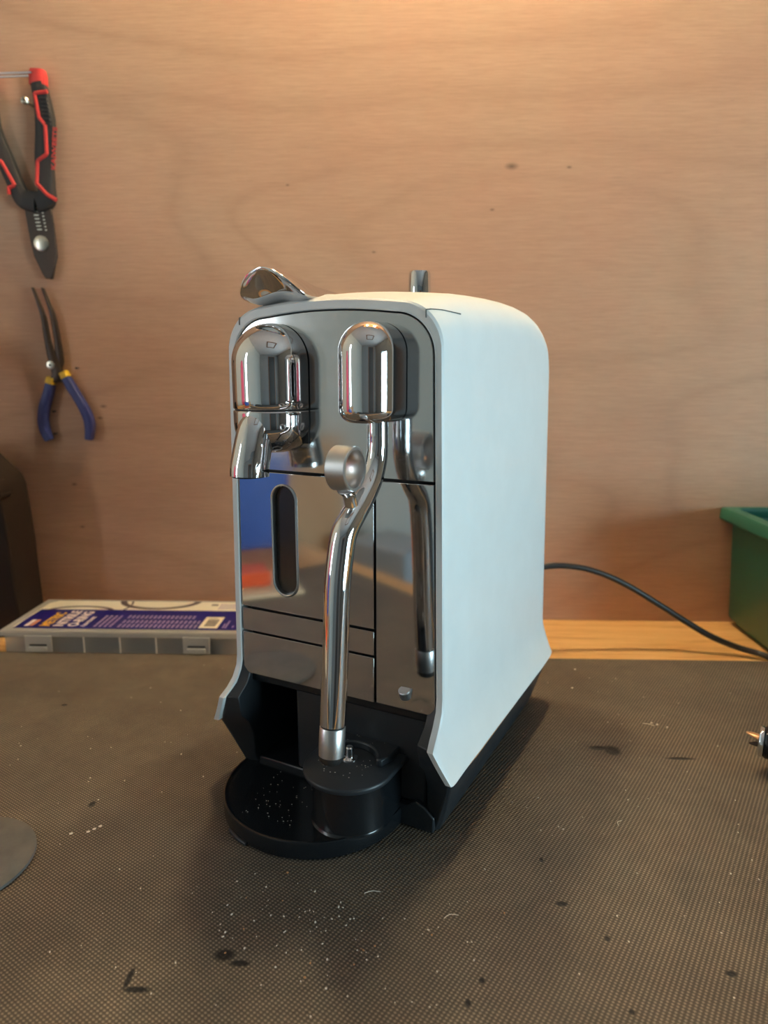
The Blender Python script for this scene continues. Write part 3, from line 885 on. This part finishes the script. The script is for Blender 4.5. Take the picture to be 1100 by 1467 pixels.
# printed pictures of rings: dark flat arcs on the cream part
def flat_arc(cx, cy, r, w_, a0, a1, rx=1.0):
    b = BM(); N = 28
    up = [(cx + rx * (r + w_) * cos(a0 + (a1 - a0) * i / N), cy + (r + w_) * sin(a0 + (a1 - a0) * i / N)) for i in range(N + 1)]
    dn = [(cx + rx * (r - w_) * cos(a0 + (a1 - a0) * i / N), cy + (r - w_) * sin(a0 + (a1 - a0) * i / N)) for i in range(N + 1)]
    for i in range(N):
        vs = [b.verts.new((p[0], p[1], lab_z + .0004)) for p in (up[i], up[i + 1], dn[i + 1], dn[i])]
        b.faces.new(vs)
    e = bmesh.ops.extrude_face_region(b, geom=list(b.faces))
    for v in [q for q in e['geom'] if isinstance(q, bmesh.types.BMVert)]: v.co.z += .0002
    obj('printed_ring', b, M['print_brown'], lb, smooth=False)
cy0 = BL1
flat_arc(-.078, cy0 - .006, .018, .0016, R(10), R(170), 2.2)
flat_arc(.010, cy0 + .036, .030, .0026, R(184), R(356), 1.6)
flat_arc(-.030, cy0 + .016, .018, .0026, R(-60), R(60), .4)
b = BM(); box(b, BW - .062, BW - .054, cy0 + .020, cy0 + .0245, lab_z + .0003, lab_z + .00045); obj('printed_mark', b, M['print_brown'], lb, smooth=False)
b = BM()
for i in range(12):
    x = BW - .050 + i * .0033
    box(b, x, x + .0012, cy0 + .006, cy0 + .026, lab_z + .0003, lab_z + .00045)
o = obj('printed_lines', b, M['print_pale'], lb, smooth=False)
# black rubber rings heaped in the compartments
def torus(bm, c, R_, r_, tilt, az, n=14, m=6):
    T = Matrix.Translation(c) @ Matrix.Rotation(az, 4, 'Z') @ Matrix.Rotation(tilt, 4, 'X')
    rings = []
    for i in range(n):
        a = 2 * pi * i / n
        rings.append([tuple(T @ Vector(((R_ + r_ * cos(2 * pi * k / m)) * cos(a), (R_ + r_ * cos(2 * pi * k / m)) * sin(a), r_ * sin(2 * pi * k / m)))) for k in range(m)])
    loft(bm, rings + [rings[0]], True, False)
cells = [(-BW + .012 + (i + .5) * .0416) for i in range(6)]
b = BM()
for ci, (cxx, nn, rr_) in enumerate(zip(cells, (4, 14, 26, 14, 26, 34), (.004, .006, .008, .008, .007, .0085))):
    for k_ in range(nn):
        for sgn in (-1,) if k_ % 3 else (-1, 1):
            torus(b, (cxx + random.uniform(-.009, .009), sgn * random.uniform(.036, .0435), .0045 + random.random() * .010 * (nn / 34)), rr_ * random.uniform(.7, 1.0), .0013, random.uniform(-.5, .5), random.uniform(0, pi))
orr = obj('rubber_rings', b, M['rubber'], None, ang=80)
orr.location = ob.location; orr.rotation_euler = (0, 0, RZ)
tag(orr, 'loose black rubber rings seen through the front of the clear compartment box', 'rubber rings', None, 'stuff')

# ------------------------------------------------------------------ tools hung on the wall (built flat: x across, z up, y out of the wall)
WY = 0.873
def on_wall(x, z, off=0.0):
    """camera-axis x at the wall -> world point on the plywood"""
    p = room_pt(x, 0.86, z)
    return RM @ Vector((p.x, WY - off, z))
def ribbon(bm, pts, widths, y0, y1, k=6, round_=.0):
    """flat bar following a path in x-z, between two depths"""
    P = catmull([(p[0], 0, p[1]) for p in pts], k)
    ww = []
    for i in range(len(pts) - 1):
        for s in range(k): ww.append(widths[i] + (widths[i + 1] - widths[i]) * s / k)
    ww.append(widths[-1])
    rings = []
    ym = (y0 + y1) / 2; hy = abs(y1 - y0) / 2
    for i, p in enumerate(P):
        t = (P[min(i + 1, len(P) - 1)] - P[max(i - 1, 0)]).normalized()
        nrm = Vector((-t.z, 0, t.x))
        ring = []
        for a_ in range(12):
            an = 2 * pi * a_ / 12
            ca, sa = cos(an), sin(an)
            q = .55
            u = math.copysign(abs(ca) ** q, ca) * ww[i]; v = math.copysign(abs(sa) ** q, sa) * hy
            ring.append(tuple(p + nrm * u + Vector((0, ym + v, 0))))
        rings.append(ring)
    return loft(bm, rings)
# wire stripper; origin at its pivot.  1 px = 0.000863 m at the wall
px = .000872
def S(u, v): return ((u - 49) * px, (345 - v) * px)
ws = empty('wire_stripper', tuple(on_wall(-.4092, .4643)), RZ, 'black and red handled wire stripper hanging jaws down on the plywood wall', 'wire stripper')
b = BM(); slab(b, [S(29, 292), S(65, 292), S(68, 320), S(69, 345), S(69, 362), S(61, 385), S(58, 391), S(50, 391), S(46, 384), S(37, 362), S(34, 345)], -.0090, -.0058); obj('jaw', b, M['steel_dark'], ws, bevel=.0008)
b = BM(); slab(b, [S(33, 296), S(60, 296), S(66, 330), S(67, 360), S(58, 391), S(54, 391), S(41, 362), S(37, 340)], -.0055, -.0025); obj('jaw', b, M['steel_dark'], ws, bevel=.0008)
b = BM(); lathe(b, (0, -.0090, 0), [(.0001, -.0022), (.0070, -.0022), (.0088, -.0014), (.0090, 0), (.0001, 0)], 28, 'Y'); obj('pivot_rivet', b, M['nickel'], ws)
b = BM()
for i in range(7):
    x0, z0 = S(41 + i * .7, 300 + i * 4.6)
    box(b, x0, x0 + .0055, -.0093, -.0089, z0, z0 + .0012)
    x0, z0 = S(53 + i * .5, 302 + i * 4.4)
    box(b, x0, x0 + .0020, -.0093, -.0089, z0, z0 + .0014)
obj('gauge_marks', b, M['nickel'], ws, smooth=False)
for nm, path, wid in (('handle', [(49, 292), (60, 288), (63, 272), (63, 240), (68.5, 200), (67.5, 170), (64, 146)], [14, 13, 10.5, 12, 13, 11, 9]),
                      ('handle', [(47, 292), (31, 288), (23, 275), (10, 240), (-3, 205), (-5, 180), (-4, 150)], [14, 13, 10, 11, 12, 11, 9])):
    b = BM(); ribbon(b, [S(*p) for p in path], [w_ * px for w_ in wid], -.0145, -.0010)
    h = obj(nm, b, M['grip'], ws)
    right = path[1][0] > 40
    top = path[-1]
    # red strip inlaid in the grip
    rp = [(78, 291), (66, 284), (53, 270), (57, 242), (70, 234), (71.5, 198), (64, 189), (61, 160), (78, 158)] if right else [(14, 283), (14, 275), (23, 272), (8, 242), (-6, 238), (-14, 200)]
    b = BM()
    for p0, p1 in zip(rp, rp[1:]):
        a0, a1 = S(*p0), S(*p1)
        tube(b, [(a0[0], -.0140, a0[1]), (a1[0], -.0140, a1[1])], .0022, 8, 0)
    obj('red_stripe', b, M['red'], h)
    b = BM(); tcx, tcz = S(*top)
    ribbon(b, [(tcx, tcz - .002), (tcx + .0004, tcz + .008), (tcx + .0008, tcz + .014)], [.0098, .0098, .0080], -.0140, -.0020, 3)
    obj('end_cap', b, M['red'], h)
    if right:
        b = BM()
        for i in range(7):
            x0, z0 = S(65.5 + i * .3, 166 + i * 5)
            ribbon(b, [(x0 + .002, z0), (x0 + .010, z0 - .0008)], [.0011, .0011], -.0156, -.0130, 2)
        obj('grip_rib', b, M['grip'], h)
b = BM()
for (p0, p1) in (((0, 137), (60, 136)), ((6, 141), (56, 140))):
    a0, a1 = S(*p0), S(*p1); tube(b, [(a0[0], -.0160, a0[1]), (a1[0], -.0160, a1[1])], .0011, 8, 0)
obj('latch_wire', b, M['steel'], ws)
m = Matrix.Translation((S(80.0, 254)[0], -.0146, S(80.0, 254)[1])) @ Matrix.Rotation(R(82), 4, Vector((0, -1, 0))) @ Matrix.Rotation(pi / 2, 4, 'X')
text('lettering', 'KAIWEETS', .0070, M['red'], ws, m, .0004, .0001, 1.42)
# screw that carries it
sw = empty('wall_screw', tuple(on_wall(-.409, .6165)), RZ, 'small bright screw in the wall holding up the wire stripper latch', 'screw')
b = BM(); tube(b, [(0, .004, 0), (0, -.019, 0)], .0017, 10, 0); obj('shank', b, M['nickel'], sw)
b = BM(); lathe(b, (0, -.019, 0), [(.0001, -.0020), (.0030, -.0016), (.0046, .0004), (.0016, .0022)], 16, 'Y'); obj('head', b, M['nickel'], sw)
b = BM(); box(b, -.0028, .0028, -.0213, -.0206, -.0005, .0005); box(b, -.0005, .0005, -.0213, -.0206, -.0028, .0028); obj('cross_recess', b, M['joint'], sw, smooth=False)

# needle nose pliers; origin at their pivot
def T2(u, v): return ((u - 64) * px, (523 - v) * px)
nn = empty('needle_nose_pliers', tuple(on_wall(-.4100, .3222)), RZ, 'blue handled bent needle nose pliers hanging tips up on the plywood wall', 'pliers')
b = BM(); ribbon(b, [T2(47.5, 418), T2(53, 436), T2(59, 458), T2(62, 490), T2(66, 515), T2(71, 535), T2(64, 545)], [1.3 * px, 2.2 * px, 3.6 * px, 4.4 * px, 6 * px, 8 * px, 5 * px], -.0125, -.0065); obj('jaw', b, M['steel_dark'], nn)
b = BM(); ribbon(b, [T2(59.5, 418), T2(65, 436), T2(71, 458), T2(74, 490), T2(74, 515), T2(70, 530), T2(76, 545)], [1.3 * px, 2.2 * px, 3.6 * px, 4.4 * px, 6.5 * px, 8 * px, 5 * px], -.0095, -.0035); obj('jaw', b, M['steel_dark'], nn)
b = BM(); lathe(b, (0, -.0125, 0), [(.0001, -.0012), (.0030, -.0014), (.0050, -.0008), (.0052, .001)], 20, 'Y'); pv = obj('pivot_screw', b, M['nickel'], nn)
b = BM(); cyl(b, (0, -.0142, 0), .0016, .0008, 6, 'Y'); obj('socket', b, M['joint'], pv)
for nm, path, wid in (('handle', [(60, 545), (55, 562), (47, 582), (43.5, 600), (45, 615), (50, 629)], [6, 7, 7.2, 7.2, 7, 5.5]),
                      ('handle', [(81, 537), (88, 552), (99, 572), (108, 592), (111, 608), (108, 628)], [5.5, 6.5, 6.5, 7, 7, 5])):
    b = BM(); ribbon(b, [T2(*p) for p in path], [w_ * px for w_ in wid], -.0135, -.0020); h = obj(nm, b, M['blue_dip'], nn)
    b = BM(); p0, p1 = T2(*path[0]), T2(*path[1])
    q0 = (p0[0] + (p0[0] - p1[0]) * .30, p0[1] + (p0[1] - p1[1]) * .30)
    ribbon(b, [q0, (p0[0] + (p1[0] - p0[0]) * .22, p0[1] + (p1[1] - p0[1]) * .22)], [wid[0] * 1.02 * px, wid[0] * 1.15 * px], -.0138, -.0017, 3); obj('collar', b, M['yellow'], h)
for (u, v, lab) in ((58, 588, 'tiny dark nail in the wall beside the upper left pliers handle'), (57, 620, 'tiny dark nail in the wall by the tip of the left pliers handle'), (97, 527, 'tiny dark nail in the wall just right of the pliers pivot')):
    x, z = T2(u, v)
    b = BM(); lathe(b, (0, -.0062, 0), [(.0001, -.0004), (.0016, 0), (.0009, .0006), (.0009, .012)], 10, 'Y')
    o = obj('nail', b, M['steel_dark'], None)
    o.matrix_world = nn.matrix_world @ Matrix.Translation((x, 0, z)) if False else Matrix.Translation(on_wall(-.41, .3222)) @ RM @ Matrix.Translation((x, 0, z))
    tag(o, lab, 'nail')

# ------------------------------------------------------------------ dark tool case at the left
tc = empty('tool_case', tuple(RM @ room_pt(-.5385, .832, BZ)), RZ, 'dark brown plastic tool case with a sloping shoulder at the left edge, by the wall', 'tool case')
CW = .1000
prof = [(-CW, .0004), (CW - .006, .0004), (CW, .006), (CW - .003, .110), (CW - .0075, .182), (CW - .0115, .194), (CW - .044, .227), (CW - .056, .232), (-CW, .232)]
b = BM(); slab(b, prof, -.030, .030); obj('body', b, M['case'], tc, bevel=.003, seg=3)
b = BM(); slab(b, [(-CW, .160), (CW - .012, .170), (CW - .004, .174), (CW - .004, .1785), (CW - .014, .1765), (-CW, .168)], -.0345, -.012); obj('ridge', b, M['case'], tc, bevel=.001)
b = BM(); slab(b, [(-CW, .1865), (CW - .018, .1890), (CW - .010, .1925), (CW - .018, .1965), (-CW, .1950)], -.0345, -.012); obj('ridge', b, M['case'], tc, bevel=.001)
b = BM(); slab(b, [(CW - .034, .197), (CW - .0175, .197), (CW - .0185, .222), (CW - .036, .230)], -.0360, -.0200); obj('latch', b, M['case'], tc, bevel=.002)
b = BM(); tube(b, [(CW - .052, .0, .224), (CW - .0445, -.003, .240), (CW - .0395, -.006, .270), (CW - .043, -.006, .300), (CW - .058, -.004, .335), (CW - .090, 0, .352), (-.03, 0, .352), (-.06, 0, .33), (-.07, 0, .23)], [.008, .0095, .0115, .0110, .0100, .0095, .009, .009, .009], 14, 5); obj('handle', b, M['case'], tc)

# ------------------------------------------------------------------ green bin at the right
gb = empty('storage_bin', tuple(RM @ room_pt(.50, .800, BZ)), RZ, 'green plastic storage bin with a rolled rim at the right edge, on the bench', 'bin')
def rrect(x0, x1, y0, y1, r, z, n=5):
    pts = []
    for (cx, cy, a0) in ((x1 - r, y1 - r, 0), (x0 + r, y1 - r, pi / 2), (x0 + r, y0 + r, pi), (x1 - r, y0 + r, 1.5 * pi)):
        for i in range(n + 1):
            a = a0 + (pi / 2) * i / n
            pts.append((cx + r * cos(a), cy + r * sin(a), z))
    return pts
GX0, GX1, GY0, GY1, GH = -.0660, .19, -.130, .056, .1500
b = BM()
def gr(i, z): return rrect(GX0 + i, GX1 - i, GY0 + i, GY1 - i, .010, z)
loft(b, [gr(.007, .0080), gr(.0045, .0120), gr(0.0, GH - .018), gr(.0006, GH), gr(.0025, GH), gr(.0022, GH - .018), gr(.0065, .0125), gr(.010, .0110)])
obj('body', b, M['bin'], gb)
b = BM(); loft(b, [gr(.0135, .0004), gr(.0115, .0015), gr(.0100, .0085)]); obj('foot', b, M['bin'], gb)
b = BM()
loft(b, [gr(.0015, GH - .014), gr(-.0110, GH - .015), gr(-.0125, GH - .013), gr(-.0120, GH - .002), gr(-.0100, GH + .0005), gr(.0030, GH + .0008), gr(.0050, GH - .0005), gr(.0052, GH - .006), gr(.0015, GH - .014)], True, False)
obj('rim', b, M['bin'], gb)
b = BM(); prism(b, [(.0, 0), (.02, 0), (.02, .0135), (0, .0135)], 0, .0004)
bmesh.ops.transform(b, matrix=Matrix.Translation((GX0 + .0048, GY0 + .098, .030)) @ Matrix.Rotation(-pi / 2, 4, 'Z') @ Matrix.Rotation(pi / 2, 4, 'X'), verts=b.verts)
obj('sticker', b, M['label_cream'], gb, smooth=False)

# ------------------------------------------------------------------ small things on the mat
b = BM(); lathe(b, (0, 0, 0.0002), [(.0001, 0), (.0455, 0), (.0472, .0012), (.0470, .0030), (.0458, .0036), (.0001, .0034)], 64)
o = obj('round_plate', b, M['disc'], None, ang=40); o.location = (-.2765, .3965, 0)
tag(o, 'flat dark grey round plate lying on the mat at the left edge', 'plate')

ht = empty('hand_tool', (.3000, .5060, 0.0), R(-30), 'metal tool with round polished collar and flat coppery tip at the right edge', 'tool')
HZ = .0262
b = BM(); tube(b, [(-.003, 0, HZ), (-.0022, 0, HZ), (-.001, 0, HZ), (.0008, 0, HZ), (.0014, 0, HZ)], [.0098, .0116, .0122, .0120, .0110], 32, 0)
obj('collar', b, M['chrome'], ht)
b = BM(); tube(b, [(.0012, 0, HZ), (.0018, 0, HZ), (.0030, 0, HZ), (.012, 0, HZ), (.045, 0, HZ), (.07, 0, HZ)], [.0112, .0122, .0127, .0128, .0128, .0128], 32, 0)
obj('barrel', b, M['black'], ht)
b = BM(); tube(b, [(.068, 0, HZ), (.085, 0, HZ), (.10, 0, HZ), (.20, 0, HZ), (.225, 0, HZ)], [.0128, .0195, .0258, .0258, .016], 28, 4); obj('handle', b, M['black_satin'], ht)
b = BM(); tube(b, [(-.0118, .0008, HZ + .0045), (-.0080, .0004, HZ + .0040), (-.001, 0, HZ + .0025)], [.0010, .0030, .0044], 12, 0, flat=(1, .5)); obj('tip', b, M['copper'], ht)
b = BM(); tube(b, [(-.0090, -.0005, HZ - .0035), (-.001, -.0005, HZ - .0030)], [.0009, .0026], 10, 0); obj('lower_prong', b, M['steel_dark'], ht)

b = BM()                                                       # crumbs and lint
def under_machine(x, y):
    q = inv @ Vector((x, y, 0))
    return -.03 < q.x < .185 and -.075 < q.y < .26
def crumb(bm, x, y, s, stretch=1.0, a=0.0):
    T = Matrix.Translation((x, y, s * .5)) @ Matrix.Rotation(a, 4, 'Z') @ Matrix.Diagonal((s * stretch, s, s * .8, 1))
    r_ = bmesh.ops.create_icosphere(bm, subdivisions=1, radius=.5, matrix=T)
for i in range(170):
    x, y = random.uniform(-.33, .36), random.uniform(.27, .72)
    if under_machine(x, y): continue
    crumb(b, x, y, random.uniform(.0004, .0011), random.uniform(1, 2), random.uniform(0, 3))
for i in range(120):
    x, y = random.gauss(-.04, .05), random.gauss(.36, .03)
    if under_machine(x, y): continue
    crumb(b, x, y, random.uniform(.0004, .0012), random.uniform(1, 2), random.uniform(0, 3))
for (x, y) in ((-.205, .43), (-.202, .433), (-.199, .436), (-.216, .428), (.205, .70), (.19, .655), (.254, .575), (.243, .583), (.247, .580)):
    crumb(b, x, y, .0018, 1.6, .6)
o = obj('crumbs', b, M['crumb'], None, ang=80); tag(o, 'pale crumbs and specks scattered over the black mat', 'crumbs', None, 'stuff')
b = BM()
for i in range(16):
    x, y = random.gauss(-.03, .07), random.gauss(.345, .035)
    if not under_machine(x, y): crumb(b, x, y, random.uniform(.0009, .0015), random.uniform(1, 1.6), random.uniform(0, 3))
o = obj('tan_crumbs', b, M['crumb_tan'], None, ang=80); tag(o, 'a few orange tan crumbs on the mat in front of the machine', 'crumbs', None, 'stuff')
b = BM()
for (x, y, L_, a, c_) in ((.035, .352, .009, .25, .002), (-.012, .372, .010, .1, .0015), (.165, .437, .007, .9, .002), (.235, .583, .010, -.5, .001)):
    pts = [(x + L_ * t * cos(a) + c_ * sin(3 * t) * -sin(a), y + L_ * t * sin(a) + c_ * sin(3 * t) * cos(a), .0006) for t in (0, .3, .6, 1.0)]
    tube(b, pts, .00022, 5, 3)
o = obj('lint', b, M['crumb'], None); tag(o, 'thin pale hairs and threads of lint on the mat in front', 'lint', None, 'stuff')
b = BM()
for (x, y, z) in [(random.uniform(.082, .125), random.uniform(-.040, .03), .0528) for _ in range(60)] + [(random.uniform(.03, .075), random.uniform(-.055, .0), .0133) for _ in range(50)] + [(random.uniform(.118, .130), random.uniform(-.02, .01), .0143) for _ in range(26)]:
    if (z > .02) and (y > -.012): z = .0581
    wv = Matrix.Rotation(-0.4782, 4, 'Z') @ Vector((x, y, z)) + Vector((-0.1059, 0.4981, 0))
    s = random.uniform(.0003, .0006)
    bmesh.ops.create_icosphere(b, subdivisions=1, radius=.5, matrix=Matrix.Translation(wv) @ Matrix.Diagonal((s * random.uniform(1, 2.2), s, s * .7, 1)))
o = obj('coffee_dust', b, M['crumb'], None); tag(o, 'fine dust and crumbs on the black drip tray and wand station', 'dust', None, 'stuff')

# ------------------------------------------------------------------ things on the bench outside the frame, mirrored in the steel front
bc = empty('blue_crate', (-.88, .20, BZ), R(12), 'blue plastic crate mirrored in the left of the steel front', 'crate')
b = BM(); loft(b, [rrect(-.09, .09, -.10, .10, .015, .0005), rrect(-.10, .10, -.11, .11, .015, .17), rrect(-.094, .094, -.104, .104, .012, .17), rrect(-.086, .086, -.096, .096, .012, .006)]); obj('body', b, M['crate_blue'], bc)
b = BM(); loft(b, [rrect(-.106, .106, -.116, .116, .017, .155), rrect(-.107, .107, -.117, .117, .017, .172), rrect(-.094, .094, -.104, .104, .012, .173), rrect(-.095, .095, -.105, .105, .012, .154)]); obj('rim', b, M['crate_blue'], bc)
pp = BM(); box(pp, -.06, .06, -.11, .11, .0003, .0045); o = obj('paper_stack', pp, M['paper'], None, bevel=.0008); o.location = (-.575, .33, .0001); o.rotation_euler = (0, 0, R(14))
tag(o, 'stack of cream paper mirrored at the lower left of the steel front', 'paper')
pp = BM(); box(pp, -.03, .03, -.08, .08, .0, .020); o = obj('orange_packet', pp, M['orange'], None, bevel=.002); o.location = (-.59, .335, .0050); o.rotation_euler = (0, 0, R(14))
tag(o, 'orange packet mirrored at the lower left of the steel front', 'packet')
ch = BM(); box(ch, -.20, .20, -.36, .36, 0.0, .62); o = obj('dark_chest', ch, M['door_paint'], None, bevel=.006); o.location = (-.90, -.52, FLOOR_Z + .0005)
tag(o, 'dark low chest mirrored in the right of the steel front', 'chest')
pp = BM(); box(pp, -.10, .10, -.075, .075, .0, .20); o = obj('grey_carton', pp, M['carton'], None, bevel=.003); o.location = (-.94, -.255, FLOOR_Z + .6208); o.rotation_euler = (R(0), 0, R(-10))
tag(o, 'grey carton mirrored beside the slot in the steel front', 'carton')
pp = BM(); box(pp, -.011, .011, -.20, .13, 0, 1.06); o = obj('plywood_offcut', pp, M['wall_side'], None, bevel=.002); o.location = (-1.1285, -.02, FLOOR_Z + .0005)
tag(o, 'tan plywood offcut against the left wall, mirrored round the slot of the steel front', 'board')
pk = BM(); loft(pk, [rrect(-.10, .10, -.03, .03, .02, .0), rrect(-.11, .12, -.04, .03, .02, .15), rrect(-.08, .10, -.03, .03, .02, .36), rrect(-.02, .03, -.02, .02, .01, .44)])
o = obj('pink_coat', pk, M['pink'], None); o.location = (ROOM_X0 + .07, .34, -.02); o.rotation_euler = (0, 0, R(90)); tag(o, 'pink coat hanging at the left, mirrored in both chrome heads', 'coat')

# ------------------------------------------------------------------ lamps above the bench, close to the wall
shelf = empty('lamp_rail', tuple(RM @ Vector((.08, .80, 1.22))), RZ, 'wooden rail above the picture that carries two warm lamps', 'rail')
b = BM(); box(b, -.30, .30, -.16, .072, 0, .02); obj('board', b, M['frame_wood'], shelf, smooth=False)
for i, (x, y, z) in enumerate(LAMP_XYZ):
    lp = empty('work_lamp', (x, y, z), 0, ('left' if i == 0 else 'right') + ' one of two warm lamps above the bench, mirrored as glints on the steam head', 'lamp')
    b = BM(); bmesh.ops.create_uvsphere(b, u_segments=24, v_segments=16, radius=.028)
    obj('bulb', b, M['bulb'], lp)
    b = BM(); tube(b, [(0, 0, .024), (0, 0, .045), (0, 0, .0698)], [.016, .018, .022], 20, 0); obj('lamp_socket', b, M['white'], lp)
E0 = LAMP_POWER / (4 * pi * .028 ** 2 * pi)
for nd in M['bulb'].node_tree.nodes:
    if nd.type == 'MATH':
        nd.inputs[1].default_value = .02 * E0; nd.inputs[2].default_value = E0
